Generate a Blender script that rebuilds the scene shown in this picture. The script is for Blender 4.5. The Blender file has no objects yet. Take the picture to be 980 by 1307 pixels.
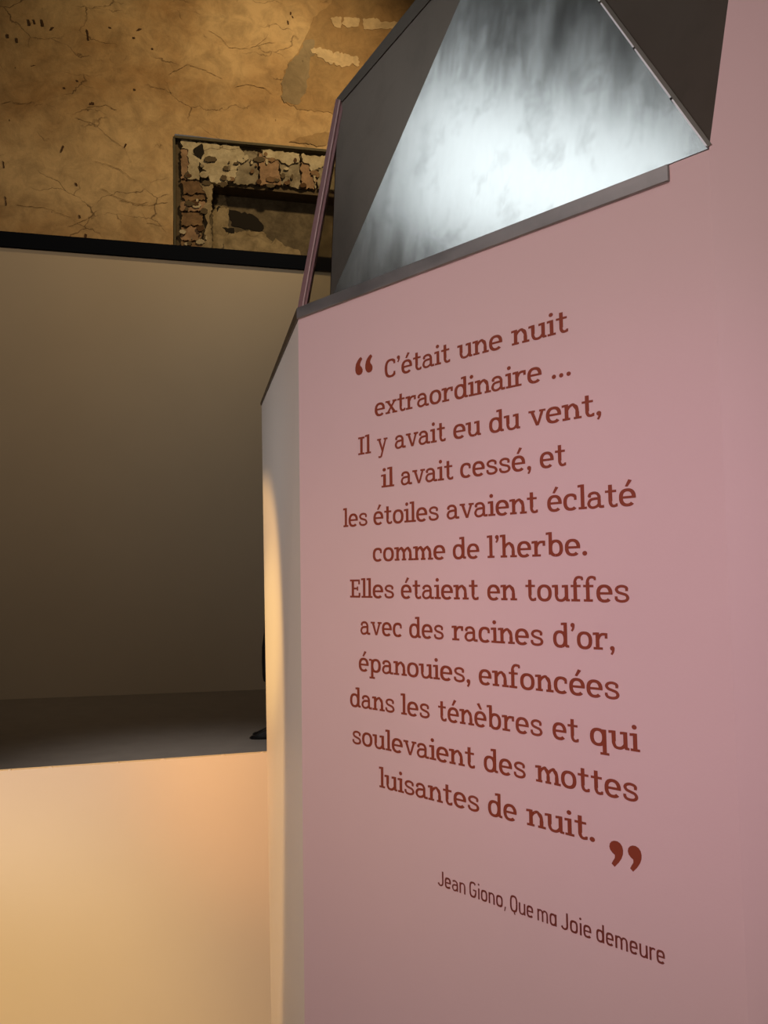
import bpy, bmesh, math, random
from mathutils import Vector, Matrix, noise
random.seed(7)
S = bpy.context.scene
COL = S.collection

# ------------------------------------------------------------------ camera
F = 1000.0
EYE = Vector((0, 0, 1.7))
P_, R_ = math.radians(4.7722), math.radians(-0.4822)
FW = Vector((0, math.cos(P_), math.sin(P_)))
up0 = Vector((0, -math.sin(P_), math.cos(P_)))
RT = Vector((1, 0, 0)) * math.cos(R_) + up0 * math.sin(R_)
UP = -math.sin(R_) * Vector((1, 0, 0)) + math.cos(R_) * up0
cd = bpy.data.cameras.new('camera'); cam = bpy.data.objects.new('camera', cd); COL.objects.link(cam)
m = Matrix((RT, UP, -FW)).transposed().to_4x4(); m.translation = EYE
cam.matrix_world = m
cd.sensor_fit = 'VERTICAL'; cd.sensor_height = 24.0; cd.lens = 24.0 * F / 1307.0
cd.clip_start = 0.02; cd.clip_end = 100
S.camera = cam

def ray(x, y): return FW + RT * ((x - 490) / F) + UP * ((653.5 - y) / F)
def on_plane(x, y, P, n):
    r = ray(x, y); return EYE + r * ((P - EYE).dot(n) / r.dot(n))
def at_z(x, y, z):
    r = ray(x, y); return EYE + r * ((z - EYE.z) / r.z)
def px(P):
    q = P - EYE; w = q.dot(FW); return (490 + F * q.dot(RT) / w, 653.5 - F * q.dot(UP) / w)

# ------------------------------------------------------------------ world, lights, exposure
S.view_settings.view_transform = 'Standard'; S.view_settings.look = 'None'
S.view_settings.gamma = 1; S.view_settings.use_curve_mapping = False
S.view_settings.exposure = 0.0
w = bpy.data.worlds.new('world'); S.world = w; w.use_nodes = True
w.node_tree.nodes['Background'].inputs[0].default_value = (1.0, 0.88, 0.78, 1)
w.node_tree.nodes['Background'].inputs[1].default_value = 0.09

def light(name, kind, loc, target, energy, color, size=0.5, spot=60, blend=1.0, size_y=None, spread=None):
    l = bpy.data.lights.new(name, kind); o = bpy.data.objects.new(name, l); COL.objects.link(o)
    o.location = loc; d = Vector(target) - Vector(loc); o.rotation_euler = d.to_track_quat('-Z', 'Y').to_euler()
    l.energy = energy; l.color = color
    if kind == 'AREA':
        l.size = size
        if size_y: l.shape = 'RECTANGLE'; l.size_y = size_y
        if spread: l.spread = math.radians(spread)
    if kind == 'SPOT':
        l.spot_size = math.radians(spot); l.spot_blend = blend; l.shadow_soft_size = size
    return o
#LIGHTS
light('lamp_pink_wash', 'AREA', (-1.9, -2.0, 2.7), (0.05, 1.65, 1.65), 11.8, (1.0, 0.82, 0.80), size=1.2, spread=62)
light('lamp_magenta_spot', 'SPOT', (-0.8, -0.9, 2.0), (0.45, 1.28, 1.62), 24, (0.95, 0.42, 0.85), size=0.1, spot=30)
light('lamp_warm_left', 'SPOT', (-1.6, 0.2, 1.9), (-0.10, 1.80, 1.45), 12, (1.0, 0.62, 0.25), size=0.1, spot=34)
# framed profile spot: crosses the low wall and the far half of the narrow side facet
light('lamp_profile_spot', 'SPOT', (-1.32, 0.77, 3.53), (-1.32 + .026 * 2, 0.77 + .662 * 2, 3.53 - .749 * 2), 400, (1.0, 0.58, 0.20), size=0.03, spot=44.56, blend=.10)
light('fill_facet_yellow', 'SPOT', (-3.49, 0.48, 1.93), (-0.40, 2.56, 1.52), 330, (1.0, 0.66, 0.22), size=0.05, spot=11)  # added fill, brightens the upper part of the yellow facet stripe
light('lamp_parapet_yellow', 'SPOT', (-2.0, 0.2, 2.2), (-1.32, 2.5, 0.60), 130, (1.0, 0.72, 0.22), size=0.15, spot=24)
light('lamp_parapet_orange', 'SPOT', (-1.6, 0.9, 2.2), (-0.5, 2.95, 0.90), 125, (1.0, 0.38, 0.08), size=0.15, spot=20)
light('fill_facet_cool', 'SPOT', (-2.4, 0.4, 2.3), (-0.40, 2.6, 2.05), 40, (0.80, 0.92, 1.0), size=0.2, spot=24)  # added cool fill to lift the upper side facet
light('lamp_parapet_white', 'SPOT', (-2.2, 0.4, 1.8), (-1.45, 2.6, 1.10), 50, (0.34, 0.58, 1.0), size=0.15, spot=24)
light('lamp_old_wall', 'SPOT', (0.9, 8.6, 11.6), (-2.2, 13.0, 9.6), 1050, (1.0, 0.71, 0.35), size=0.25, spot=92)
light('lamp_partition', 'SPOT', (0.5, 5.5, 8.0), (-1.0, 10.5, 5.3), 80, (0.62, 0.88, 1.0), size=0.4, spot=50)
light('fill_partition', 'SPOT', (-3.0, 4.5, 7.5), (-4.2, 10.0, 5.4), 350, (1.0, 0.78, 0.52), size=0.4, spot=95)  # added warm fill to brighten the left of the partition
light('fill_floor', 'SPOT', (-1.8, 6.4, 3.8), (-1.8, 7.0, 0.0), 260, (1.0, 0.93, 0.88), size=0.5, spot=66)  # added fill to lift the dark floor beyond the parapet

# ------------------------------------------------------------------ materials
def srgb(r, g, b):
    f = lambda c: (c / 255 / 12.92) if c <= 10 else ((c / 255 + .055) / 1.055) ** 2.4
    return (f(r), f(g), f(b), 1)
class NT:
    def __init__(s, name):
        s.m = bpy.data.materials.new(name); s.m.use_nodes = True; s.t = s.m.node_tree
        s.b = s.t.nodes['Principled BSDF']
    def n(s, typ, **kw):
        o = s.t.nodes.new(typ)
        for k, v in kw.items():
            if k.startswith('i_'): o.inputs[k[2:].replace('_', ' ')].default_value = v
            else: setattr(o, k, v)
        return o
    def l(s, a, b): s.t.links.new(a, b)
    def coord(s, scale=(1, 1, 1), rot=(0, 0, 0)):
        tc = s.n('ShaderNodeTexCoord'); mp = s.n('ShaderNodeMapping'); s.l(tc.outputs['Object'], mp.inputs[0])
        mp.inputs['Scale'].default_value = scale; mp.inputs['Rotation'].default_value = rot
        return mp.outputs[0]
    def noise(s, vec, scale, detail=4, rough=.55, dist=0):
        o = s.n('ShaderNodeTexNoise'); s.l(vec, o.inputs['Vector'])
        o.inputs['Scale'].default_value = scale; o.inputs['Detail'].default_value = detail
        o.inputs['Roughness'].default_value = rough; o.inputs['Distortion'].default_value = dist
        return o.outputs['Fac']
    def ramp(s, fac, stops):
        o = s.n('ShaderNodeValToRGB'); s.l(fac, o.inputs[0]); e = o.color_ramp.elements
        while len(e) < len(stops): e.new(0.5)
        for q, (p, c) in zip(e, stops):
            q.position = p; q.color = c if len(c) == 4 else (*c, 1)
        return o.outputs[0]
    def mix(s, fac, a, b, mode='MIX'):
        o = s.n('ShaderNodeMix', data_type='RGBA', blend_type=mode)
        for sock, v in ((o.inputs[0], fac), (o.inputs[6], a), (o.inputs[7], b)):
            if isinstance(v, (int, float)): sock.default_value = v
            elif isinstance(v, tuple): sock.default_value = v
            else: s.l(v, sock)
        return o.outputs[2]
    def bump(s, h, strength=.3, dist=.01):
        o = s.n('ShaderNodeBump'); s.l(h, o.inputs['Height']); o.inputs['Strength'].default_value = strength
        o.inputs['Distance'].default_value = dist; s.l(o.outputs[0], s.b.inputs['Normal'])
def g(v): return (v, v, v, 1)

def paint(name, col, rough=.6, var=.06, scale=3, bump=.08, bscale=220):
    t = NT(name); v = t.coord()
    c2 = tuple(x * (1 - var) for x in col[:3]) + (1,)
    t.l(t.mix(t.noise(v, scale), c2, col), t.b.inputs['Base Color'])
    t.b.inputs['Roughness'].default_value = rough
    t.bump(t.noise(v, bscale, 2), bump, .002)
    return t.m
M = {}
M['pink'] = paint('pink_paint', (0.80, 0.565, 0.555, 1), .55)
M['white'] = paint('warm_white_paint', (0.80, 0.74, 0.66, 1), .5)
M['parapet'] = paint('cream_paint', (0.80, 0.73, 0.65, 1), .55, .08, 2.0)
M['partition'] = paint('partition_paint', (0.60, 0.51, 0.41, 1), .8, .12, .7)
M['black'] = paint('black_paint', (0.005, 0.007, 0.013, 1), .9); M['black'].node_tree.nodes['Principled BSDF'].inputs['Specular IOR Level'].default_value = .1
M['ink'] = paint('rust_vinyl', (0.28, 0.045, 0.015, 1), .6, .1, 6, 0)
M['ink2'] = paint('dark_rust_vinyl', (0.20, 0.035, 0.02, 1), .6, .1, 6, 0)
M['floor'] = paint('grey_floor', (0.34, 0.30, 0.265, 1), .45, .3, 4, .15, 60)
M['coat'] = paint('black_wool', (0.008, 0.008, 0.010, 1), .9, .3, 30, .4, 300)
M['skin'] = paint('skin', (0.5, 0.3, 0.22, 1), .5)
M['hair'] = paint('dark_hair', (0.02, 0.013, 0.01, 1), .6)
M['leather'] = paint('black_leather', (0.006, 0.006, 0.008, 1), .4)
M['ceiling'] = paint('dark_ceiling', (0.16, 0.12, 0.09, 1), .9)
M['hall'] = paint('hall_plaster', (0.30, 0.22, 0.15, 1), .9, .2, 1)

def metal(name, base, rlo, rhi, streak=(1, 1, 1), smudge=.12):
    t = NT(name); v = t.coord(streak)
    a = t.noise(v, 3.0, 5, .6); sm = t.noise(t.coord((1, 1, .7)), 14, 6, .62, .3)
    f = t.n('ShaderNodeMapRange'); t.l(a, f.inputs[0]); f.inputs[1].default_value = .3; f.inputs[2].default_value = .7
    f.inputs[3].default_value = rlo; f.inputs[4].default_value = rhi
    t.l(f.outputs[0], t.b.inputs['Roughness'])
    d = tuple(x * (1 - smudge) for x in base[:3]) + (1,)
    c = t.mix(t.ramp(sm, [(.28, g(0)), (.50, g(1))]), d, base)
    c2 = t.ramp(a, [(.30, g(1 - smudge)), (.62, g(1))])
    t.l(t.mix(1.0, c, c2, 'MULTIPLY'), t.b.inputs['Base Color']); t.b.inputs['Metallic'].default_value = 1
    return t.m
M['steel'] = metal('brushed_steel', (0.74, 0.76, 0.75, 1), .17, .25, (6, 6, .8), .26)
M['steel_dark'] = metal('steel_shade_tone', (0.27, 0.22, 0.18, 1), .30, .42, (3, 3, 1))  # darker copy of the steel, dim reflections put into its colour
M['steel_brown'] = metal('steel_brown_shade_tone', (0.125, 0.095, 0.075, 1), .45, .55, (1, 1, 1), .08)  # reflected dark surroundings put into the base colour
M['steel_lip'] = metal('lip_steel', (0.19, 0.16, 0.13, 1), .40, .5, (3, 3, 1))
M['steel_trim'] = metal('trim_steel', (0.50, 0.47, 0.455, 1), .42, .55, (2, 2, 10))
M['steel_edge'] = paint('steel_edge_glint_paint', (0.93, 0.95, 0.98, 1), .25)  # white paint stands in for the glint on the steel flange
M['rose'] = paint('rose_light_edge_paint', (0.30, 0.17, 0.17, 1), .35, .35, 9)  # rose light in the acrylic edge painted as plain colour
M['rose_line'] = paint('pale_edge_line', (0.62, 0.46, 0.44, 1), .3, .2, 9)
t = NT('clear_acrylic'); t.b.inputs['Base Color'].default_value = (.72, .70, .62, 1)
t.b.inputs['Transmission Weight'].default_value = 1; t.b.inputs['Roughness'].default_value = .02; t.b.inputs['IOR'].default_value = 1.49
M['acrylic'] = t.m

# old plaster: tone clouds, hairline cracks, dark pock marks
def old_plaster(name, light_c, dark_c, cracks=1.0, spots=1.0, k=1.0):
    t = NT(name); v = t.coord()
    c = t.ramp(t.noise(v, .55 * k, 6, .6, .4), [(.36, dark_c), (.62, light_c)])
    c = t.mix(t.ramp(t.noise(v, 2.6, 6, .65, .6), [(.36, g(.78)), (.6, g(1.06))]), c, c)
    c = t.mix(.55, c, t.ramp(t.noise(v, 2.4 * (1 + .35 * k), 8, .72, .5), [(.34, g(.50)), (.60, g(1.15))]), 'MULTIPLY')
    # crack network, broken up by a mask
    wv = t.n('ShaderNodeVectorMath', operation='ADD')
    nn = t.n('ShaderNodeTexNoise'); t.l(v, nn.inputs['Vector']); nn.inputs['Scale'].default_value = 2.2; nn.inputs['Detail'].default_value = 5
    sc = t.n('ShaderNodeVectorMath', operation='SCALE'); t.l(nn.outputs['Color'], sc.inputs[0]); sc.inputs[3].default_value = .55
    t.l(v, wv.inputs[0]); t.l(sc.outputs[0], wv.inputs[1])
    mp = t.n('ShaderNodeMapping'); t.l(wv.outputs[0], mp.inputs[0]); mp.inputs['Scale'].default_value = (.8, .8, 1.7)
    vo = t.n('ShaderNodeTexVoronoi', feature='DISTANCE_TO_EDGE'); t.l(mp.outputs[0], vo.inputs['Vector']); vo.inputs['Scale'].default_value = 1.15
    ck = t.ramp(vo.outputs['Distance'], [(.0, g(1)), (.016, g(0))])
    mk = t.ramp(t.noise(v, 1.3, 3), [(.50, g(0)), (.60, g(.75 * cracks))])
    ckm = t.mix(1.0, ck, mk, 'MULTIPLY')
    c = t.mix(ckm, c, (.055, .028, .010, 1))
    sv = t.coord((1.5, 1.5, .8))
    vs = t.n('ShaderNodeTexVoronoi', feature='F1'); t.l(sv, vs.inputs['Vector']); vs.inputs['Scale'].default_value = 3.3
    sz = t.n('ShaderNodeMath', operation='ADD'); t.l(vs.outputs['Distance'], sz.inputs[0])
    sn = t.n('ShaderNodeMath', operation='MULTIPLY'); t.l(t.noise(v, 22, 3), sn.inputs[0]); sn.inputs[1].default_value = .16; t.l(sn.outputs[0], sz.inputs[1])
    sp = t.ramp(sz.outputs[0], [(.115, g(.9 * spots)), (.15, g(0))])
    c = t.mix(t.mix(1.0, sp, t.ramp(t.noise(v, .9, 2), [(.47, g(0)), (.56, g(1))]), 'MULTIPLY'), c, (.035, .016, .006, 1))
    t.l(c, t.b.inputs['Base Color']); t.b.inputs['Roughness'].default_value = .95
    hh = t.n('ShaderNodeMath', operation='SUBTRACT'); t.l(t.noise(v, 6, 8, .65), hh.inputs[0]); t.l(ckm, hh.inputs[1])
    t.bump(hh.outputs[0], .35, .03)
    return t.m
M['plaster'] = old_plaster('ochre_old_plaster', (.56, .40, .22, 1), (.36, .22, .10, 1))
M['plaster_brown'] = old_plaster('brown_bared_plaster', (.37, .25, .125, 1), (.30, .185, .085, 1), .3, .3)
M['plaster_grey'] = old_plaster('grey_bared_plaster', (.30, .235, .15, 1), (.22, .165, .10, 1), 0, .5)
M['plaster_pale'] = old_plaster('pale_plaster', (.62, .48, .30, 1), (.54, .40, .24, 1), .2, .2)
M['cream_flake'] = old_plaster('cream_plaster_flake', (.50, .44, .32, 1), (.36, .30, .20, 1), 1, 1.3, 7.0)
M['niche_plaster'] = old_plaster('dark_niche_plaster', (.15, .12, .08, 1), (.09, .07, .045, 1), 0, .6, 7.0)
M['stone_grey'] = old_plaster('grey_stone', (.30, .26, .19, 1), (.15, .12, .08, 1), .6, 1.2, 7.0)
M['stone_red'] = old_plaster('reddish_stone', (.34, .22, .14, 1), (.22, .14, .085, 1), .3, .8, 7.0)
M['brick_brown'] = old_plaster('brown_brick', (.24, .15, .08, 1), (.13, .075, .04, 1), .4, 1, 7.0)
M['groove'] = paint('gap_shade', (0.009, 0.006, 0.004, 1), .95)  # near-black colour stands in for shade inside holes and notches
M['mortar'] = paint('dark_mortar', (0.13, 0.095, 0.055, 1), .95, .6, 9, .5, 30)
M['mark'] = paint('pock_brown', (0.075, 0.036, 0.014, 1), .95)
M['grey_moulding'] = paint('grey_moulding', (0.12, 0.105, 0.07, 1), .9, .5, 7, .5, 20)
M['frame'] = paint('window_frame_grey', (0.35, 0.34, 0.32, 1), .6)
t = NT('daylit_pane'); t.b.inputs['Base Color'].default_value = (0, 0, 0, 1)
t.b.inputs['Emission Color'].default_value = (.90, .97, 1.0, 1); t.b.inputs['Emission Strength'].default_value = 2.3
M['pane'] = t.m

# ------------------------------------------------------------------ mesh helpers
def link(name, verts, faces, mat, parent=None, smooth=False):
    me = bpy.data.meshes.new(name); me.from_pydata([tuple(v) for v in verts], [], faces); me.update()
    bm = bmesh.new(); bm.from_mesh(me); bmesh.ops.recalc_face_normals(bm, faces=bm.faces); bm.to_mesh(me); bm.free()
    if smooth:
        for p in me.polygons: p.use_smooth = True
    me.materials.append(mat); o = bpy.data.objects.new(name, me); COL.objects.link(o)
    if parent: o.parent = parent; 
    return o
def prism(name, pts, offset, mat, parent=None):
    """flat polygon pts (world) thickened by the vector offset"""
    n = len(pts); off = Vector(offset)
    V = [Vector(p) for p in pts] + [Vector(p) + off for p in pts]
    Fc = [tuple(range(n)), tuple(range(2 * n - 1, n - 1, -1))] + [(i, (i + 1) % n, n + (i + 1) % n, n + i) for i in range(n)]
    return link(name, V, Fc, mat, parent)
def bevel(o, w=.003, seg=2):
    b = o.modifiers.new('bevel', 'BEVEL'); b.width = w; b.segments = seg; b.limit_method = 'ANGLE'; return o
def empty(name, loc=(0, 0, 0)):
    o = bpy.data.objects.new(name, None); COL.objects.link(o); o.location = loc; o.empty_display_size = .2; return o
def tag(o, label=None, cat=None, group=None, kind=None):
    if label: o['label'] = label
    if cat: o['category'] = cat
    if group: o['group'] = group
    if kind: o['kind'] = kind
    return o
def struct(o): o['kind'] = 'structure'; return o
def box(name, c, s, mat, parent=None, axes=None):
    ax = axes or (Vector((1, 0, 0)), Vector((0, 1, 0)), Vector((0, 0, 1)))
    V = [Vector(c) + ax[0] * (i * s[0] / 2) + ax[1] * (j * s[1] / 2) + ax[2] * (k * s[2] / 2) for i in (-1, 1) for j in (-1, 1) for k in (-1, 1)]
    return link(name, V, [(0, 1, 3, 2), (4, 6, 7, 5), (0, 4, 5, 1), (2, 3, 7, 6), (0, 2, 6, 4), (1, 5, 7, 3)], mat, parent)
Z = Vector((0, 0, 1))

# ------------------------------------------------------------------ the hall
struct(box('floor', (-.5, 4.6, -.05), (13, 21.8, .1), M['floor']))
struct(box('ceiling', (-.5, 4.6, 13.05), (13, 21.8, .1), M['ceiling']))

# direction of the partition and the old wall behind it
pA = at_z(170, 886.5, 0.0)
pd = Vector((4.51, 1.0, 0)).normalized()              # runs to the right and slightly away
pn = Vector((pd.y, -pd.x, 0))                         # towards the camera
def wall_pt(x, y, back=0.0): return on_plane(x, y, pA - pn * back, pn)
# exhibition partition with black cap
ztop = (wall_pt(0, 320).z + wall_pt(387, 341).z) / 2; zcap = (wall_pt(0, 299).z + wall_pt(387, 325).z) / 2
a0 = pA - pd * 4.4; a1 = pA + pd * 9.4
part = empty('partition', pA); tag(part, 'tall beige exhibition partition with black top rail in front of the old wall', 'partition')
def rel(o, par): o.matrix_parent_inverse = Matrix.Translation(-par.location); return o
def slab_on(name, p0, p1, z0, z1, back0, back1, mat, parent=None):
    q = [(p0, z0), (p1, z0), (p1, z1), (p0, z1)]
    o = prism(name, [Vector((p.x, p.y, z)) - pn * back0 for p, z in q], -pn * (back1 - back0), mat, parent)
    if parent: rel(o, parent)
    return o
slab_on('board', a0, a1, 0.0, ztop, 0, .16, M['partition'], part)
slab_on('top_rail', a0, a1, ztop, zcap, -.05, .22, M['black'], part)

# old wall, 0.9 m behind, with the hole of a walled-up opening
BK = .9
def W(x, y, out=0.0): return wall_pt(x, y, BK - out)
W0 = pA - pn * BK
def uv(P): q = P - W0; return (q.dot(pd), P.z)
def fromuv(u, z, out=0.0): return W0 + pd * u + Z * (z) - Z * W0.z + pn * out
hu0 = uv(W(222, 240))[0]; hu1 = uv(W(470, 240))[0]; hz1 = (uv(W(222, 173))[1] + uv(W(405, 189))[1]) / 2; hz0 = 5.0
nu, nz = 170, 150; u0, u1, z0, z1 = -6.9, 9.7, 0.0, 13.0
def snap(a, lo, hi, vals, n):
    g_ = [lo + (hi - lo) * i / n for i in range(n + 1)]
    for v in vals:
        i = min(range(n + 1), key=lambda k: abs(g_[k] - v)); g_[i] = v
    return g_
us = snap(0, u0, u1, (hu0, hu1), nu); zs = snap(0, z0, z1, (hz0, hz1), nz)
V = []; idx = {}
for i, u in enumerate(us):
    for k, z in enumerate(zs):
        idx[i, k] = len(V)
        V.append(fromuv(u, z, .012 * (noise.noise(Vector((u * .9, z * .9, 3))) + .4 * noise.noise(Vector((u * 3.1, z * 3.1, 9))))))
Fc = []
for i in range(nu):
    for k in range(nz):
        cu = (us[i] + us[i + 1]) / 2; cz = (zs[k] + zs[k + 1]) / 2
        if hu0 < cu < hu1 and hz0 < cz < hz1: continue
        Fc.append((idx[i, k], idx[i + 1, k], idx[i + 1, k + 1], idx[i, k + 1]))
wb = struct(link('wall_back', V, Fc, M['plaster'], smooth=True))
wb['label'] = 'old ochre plaster wall with hairline cracks and bared patches'

def blob(name, pts, mat, out=.02, thick=.03, jag=1.6, sub=3, parent=wb, seed=0):
    """irregular flake: pixel outline unprojected on the wall, edges crumbled"""
    P = []
    n = len(pts)
    for i in range(n):
        a = Vector(pts[i]); b = Vector(pts[(i + 1) % n]); nrm = Vector((-(b - a).y, (b - a).x))
        if nrm.length: nrm.normalize()
        k = max(1, int((b - a).length / sub))
        for j in range(k):
            q = a.lerp(b, j / k); r = noise.noise(Vector((q.x * .17, q.y * .17, seed))) * 1.3 + 1.1 * noise.noise(Vector((q.x * .63, q.y * .63, seed + 5)))
            q = q + nrm * (r * jag if j else r * jag * .3)
            P.append(W(q.x, q.y, out))
    bm = bmesh.new(); vs = [bm.verts.new(p) for p in P]; f = bm.faces.new(vs)
    ex = bmesh.ops.extrude_face_region(bm, geom=[f]); ev = [v for v in ex['geom'] if isinstance(v, bmesh.types.BMVert)]
    for v in ev: v.co += -pn * thick
    bmesh.ops.recalc_face_normals(bm, faces=bm.faces); bmesh.ops.triangulate(bm, faces=[f for f in bm.faces if len(f.verts) > 4])
    me = bpy.data.meshes.new(name); bm.to_mesh(me); bm.free(); me.materials.append(mat)
    o = bpy.data.objects.new(name, me); COL.objects.link(o); o.parent = parent; return o
S2 = lambda pts: [(200 + x / 4.083, 150 + y / 4.085) for x, y in pts]
S1 = lambda pts: [(340 + x / 4.9, y / 4.9) for x, y in pts]
# large bared area upper right and the pale bits left on it
blob('bared_patch', S1([(430, -120), (410, 20), (350, 62), (290, 110), (265, 190), (240, 245), (200, 330), (135, 400), (100, 500), (95, 620), (150, 660), (260, 690), (400, 705), (620, 735), (980, 740), (1100, 300), (1000, -120)]), M['plaster_brown'], .012, .03, 2.2, 4, seed=1)
blob('bared_patch', S1([(240, 250), (215, 310), (200, 345), (138, 395), (108, 480), (92, 600), (110, 640), (200, 655), (250, 560), (270, 400), (300, 345), (300, 250)]), M['plaster_grey'], .015, .03, 2.6, 4, seed=12)
blob('plaster_flake', S1([(275, 305), (330, 295), (400, 318), (500, 340), (575, 365), (580, 410), (500, 412), (400, 402), (340, 362), (285, 332)]), M['plaster_pale'], .022, .03, 2.8, 2, seed=3)
blob('plaster_flake', S1([(400, 115), (440, 100), (472, 110), (465, 175), (425, 165)]), M['plaster_pale'], .022, .03, 1.4, 2, seed=4)
blob('plaster_flake', S1([(482, 110), (580, 112), (575, 165), (500, 172), (470, 145)]), M['plaster_pale'], .022, .03, 1.4, 2, seed=5)
blob('plaster_flake', S1([(600, 118), (690, 112), (720, 138), (860, 135), (850, 180), (700, 180), (610, 182)]), M['plaster_pale'], .022, .03, 1.4, 2, seed=6)
blob('bared_patch', S2([(690, 128), (750, 100), (860, 78), (920, 75), (940, 140), (850, 148), (760, 132)]), M['plaster_brown'], .013, .03, 1.6, 2, seed=7)
# fine marks scratched in the plaster
def mark(x, y, dx, dy, wd, seed):
    blob('pock_mark', [(x, y), (x + wd, y + .2 * dy), (x + dx + wd * .8, y + dy), (x + dx, y + dy * 1.02)], M['mark'], .0125, .01, .5, 2, seed=seed)
for i, (x, y, dx, dy, wd) in enumerate([(52, 24, 2, 9, 2.5), (42, 24, 2, 6, 2), (35, 24, 2, 8, 2.5), (110, 37, 2, 14, 2.5), (66, 34, -2, 4, 3), (8, 43, 1, 5, 3), (177, 36, -3, 3, 4), (20, 48, 1, 6, 2.4),
        (138, 34, 2, 2, 3), (193, 61, 1, 2, 2.2), (169, 47, 1, 2, 3), (116, 130, 1, 4, 4), (80, 111, 1, 2.4, 3), (97, 102, 1, 2, 2.5), (170, 113, 1, 2.4, 2.8), (43, 83, -4, 1, 2), (114, 131, 0, 3, 3), (100, 274, 1, 4, 2.5), (95, 233, 2, 4, 3), (80, 185, -3, 9, 1.8),
        (3, 205, 1, 9, 2.2), (6, 250, 1, 12, 2), (12, 296, 2, 5, 2), (108, 298, 0, 6, 3), (366, 26, 1, 5, 2.4), (370, 15, 0, 4, 2), (372, 20, 1, 3, 2), (160, 183, -2, 5, 2)]):
    mark(x, y, dx, dy, wd, 40 + i)
# cracks as thin grooves
def crack(pts, wd=.7, seed=0):
    P = []; top = []; bot = []
    for i, (x, y) in enumerate(pts): P.append(Vector((x, y)))
    Q = []
    for a, b in zip(P, P[1:]):
        k = max(1, int((b - a).length / 4))
        for j in range(k):
            q = a.lerp(b, j / k); Q.append(q + Vector((noise.noise(Vector((q.x * .4, q.y * .4, seed))), noise.noise(Vector((q.x * .4, q.y * .4, seed + 7))))) * 2.2)
    Q.append(P[-1]); n = len(Q)
    V = []; Fc = []
    for i, q in enumerate(Q):
        ww = wd * (.35 + .9 * abs(noise.noise(Vector((i * .7, seed, 1))))) * (1 if 0 < i < n - 1 else .1)
        V += [W(q.x, q.y - ww, .0125), W(q.x, q.y + ww, .0125)]
    for i in range(n - 1): Fc.append((2 * i, 2 * i + 1, 2 * i + 3, 2 * i + 2))
    link('crack', V, Fc, M['crackc'], wb)
M['crackc'] = paint('crack_brown', (0.19, 0.115, 0.05, 1), .95)
for i, c in enumerate([[(265, 38), (282, 48), (292, 60), (318, 62)], [(318, 62), (340, 55), (352, 54)], [(185, 108), (205, 112), (222, 120)], [(215, 95), (240, 82), (262, 90), (285, 102)],
        [(298, 112), (315, 108), (338, 112), (350, 122)], [(20, 133), (45, 130)], [(110, 138), (135, 134), (150, 140)], [(118, 205), (150, 214), (175, 232)], [(150, 256), (190, 262), (215, 258)],
        [(85, 290), (110, 280), (125, 268)], [(180, 268), (188, 284), (206, 288), (214, 300)], [(20, 262), (60, 266), (92, 278)], [(345, 30), (340, 48), (325, 60)], [(0, 133), (14, 130), (30, 133)],
        [(95, 150), (120, 158), (140, 176), (160, 190), (170, 215)], [(128, 240), (150, 252), (176, 262), (190, 258)]]):
    crack(c, .42, i + 1)

# walled-up opening: groove, lintel pieces, jamb bricks, recess
DEP = .42
def rec(name, x0, y0, x1, y1, d0, d1, mat, parent=wb):
    pts = [W(x0, y0, -d0), W(x1, y0, -d0), W(x1, y1, -d0), W(x0, y1, -d0)]
    return prism(name, pts, -pn * (d1 - d0), mat, parent)
# back of the groove zone and the deep niche
nl = uv(W(268, 260))[0]; nt = uv(W(300, 236))[1]
P4 = lambda a, b, c, d, out: [fromuv(a, c, out), fromuv(b, c, out), fromuv(b, d, out), fromuv(a, d, out)]
prism('niche_back', P4(hu0 - .1, hu1 + .1, hz0 - .1, hz1 + .1, -DEP), -pn * .1, M['niche_plaster'], wb)
prism('jamb_core', P4(hu0, nl, hz0, hz1, -.09), -pn * (DEP - .09), M['mortar'], wb)
prism('lintel_core', P4(nl, hu1, nt, hz1, -.09), -pn * (DEP - .09), M['mortar'], wb)
prism('head_moulding', [W(222, 172.5, .03), W(470, 195.5, .03), W(470, 198.5, .03), W(222, 175.5, .03)], -pn * .10, M['grey_moulding'], wb)
prism('side_moulding', [W(221, 175, .02), W(223.5, 175, .02), W(224.5, 330, .02), W(222, 330, .02)], -pn * .1, M['grey_moulding'], wb)
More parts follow.
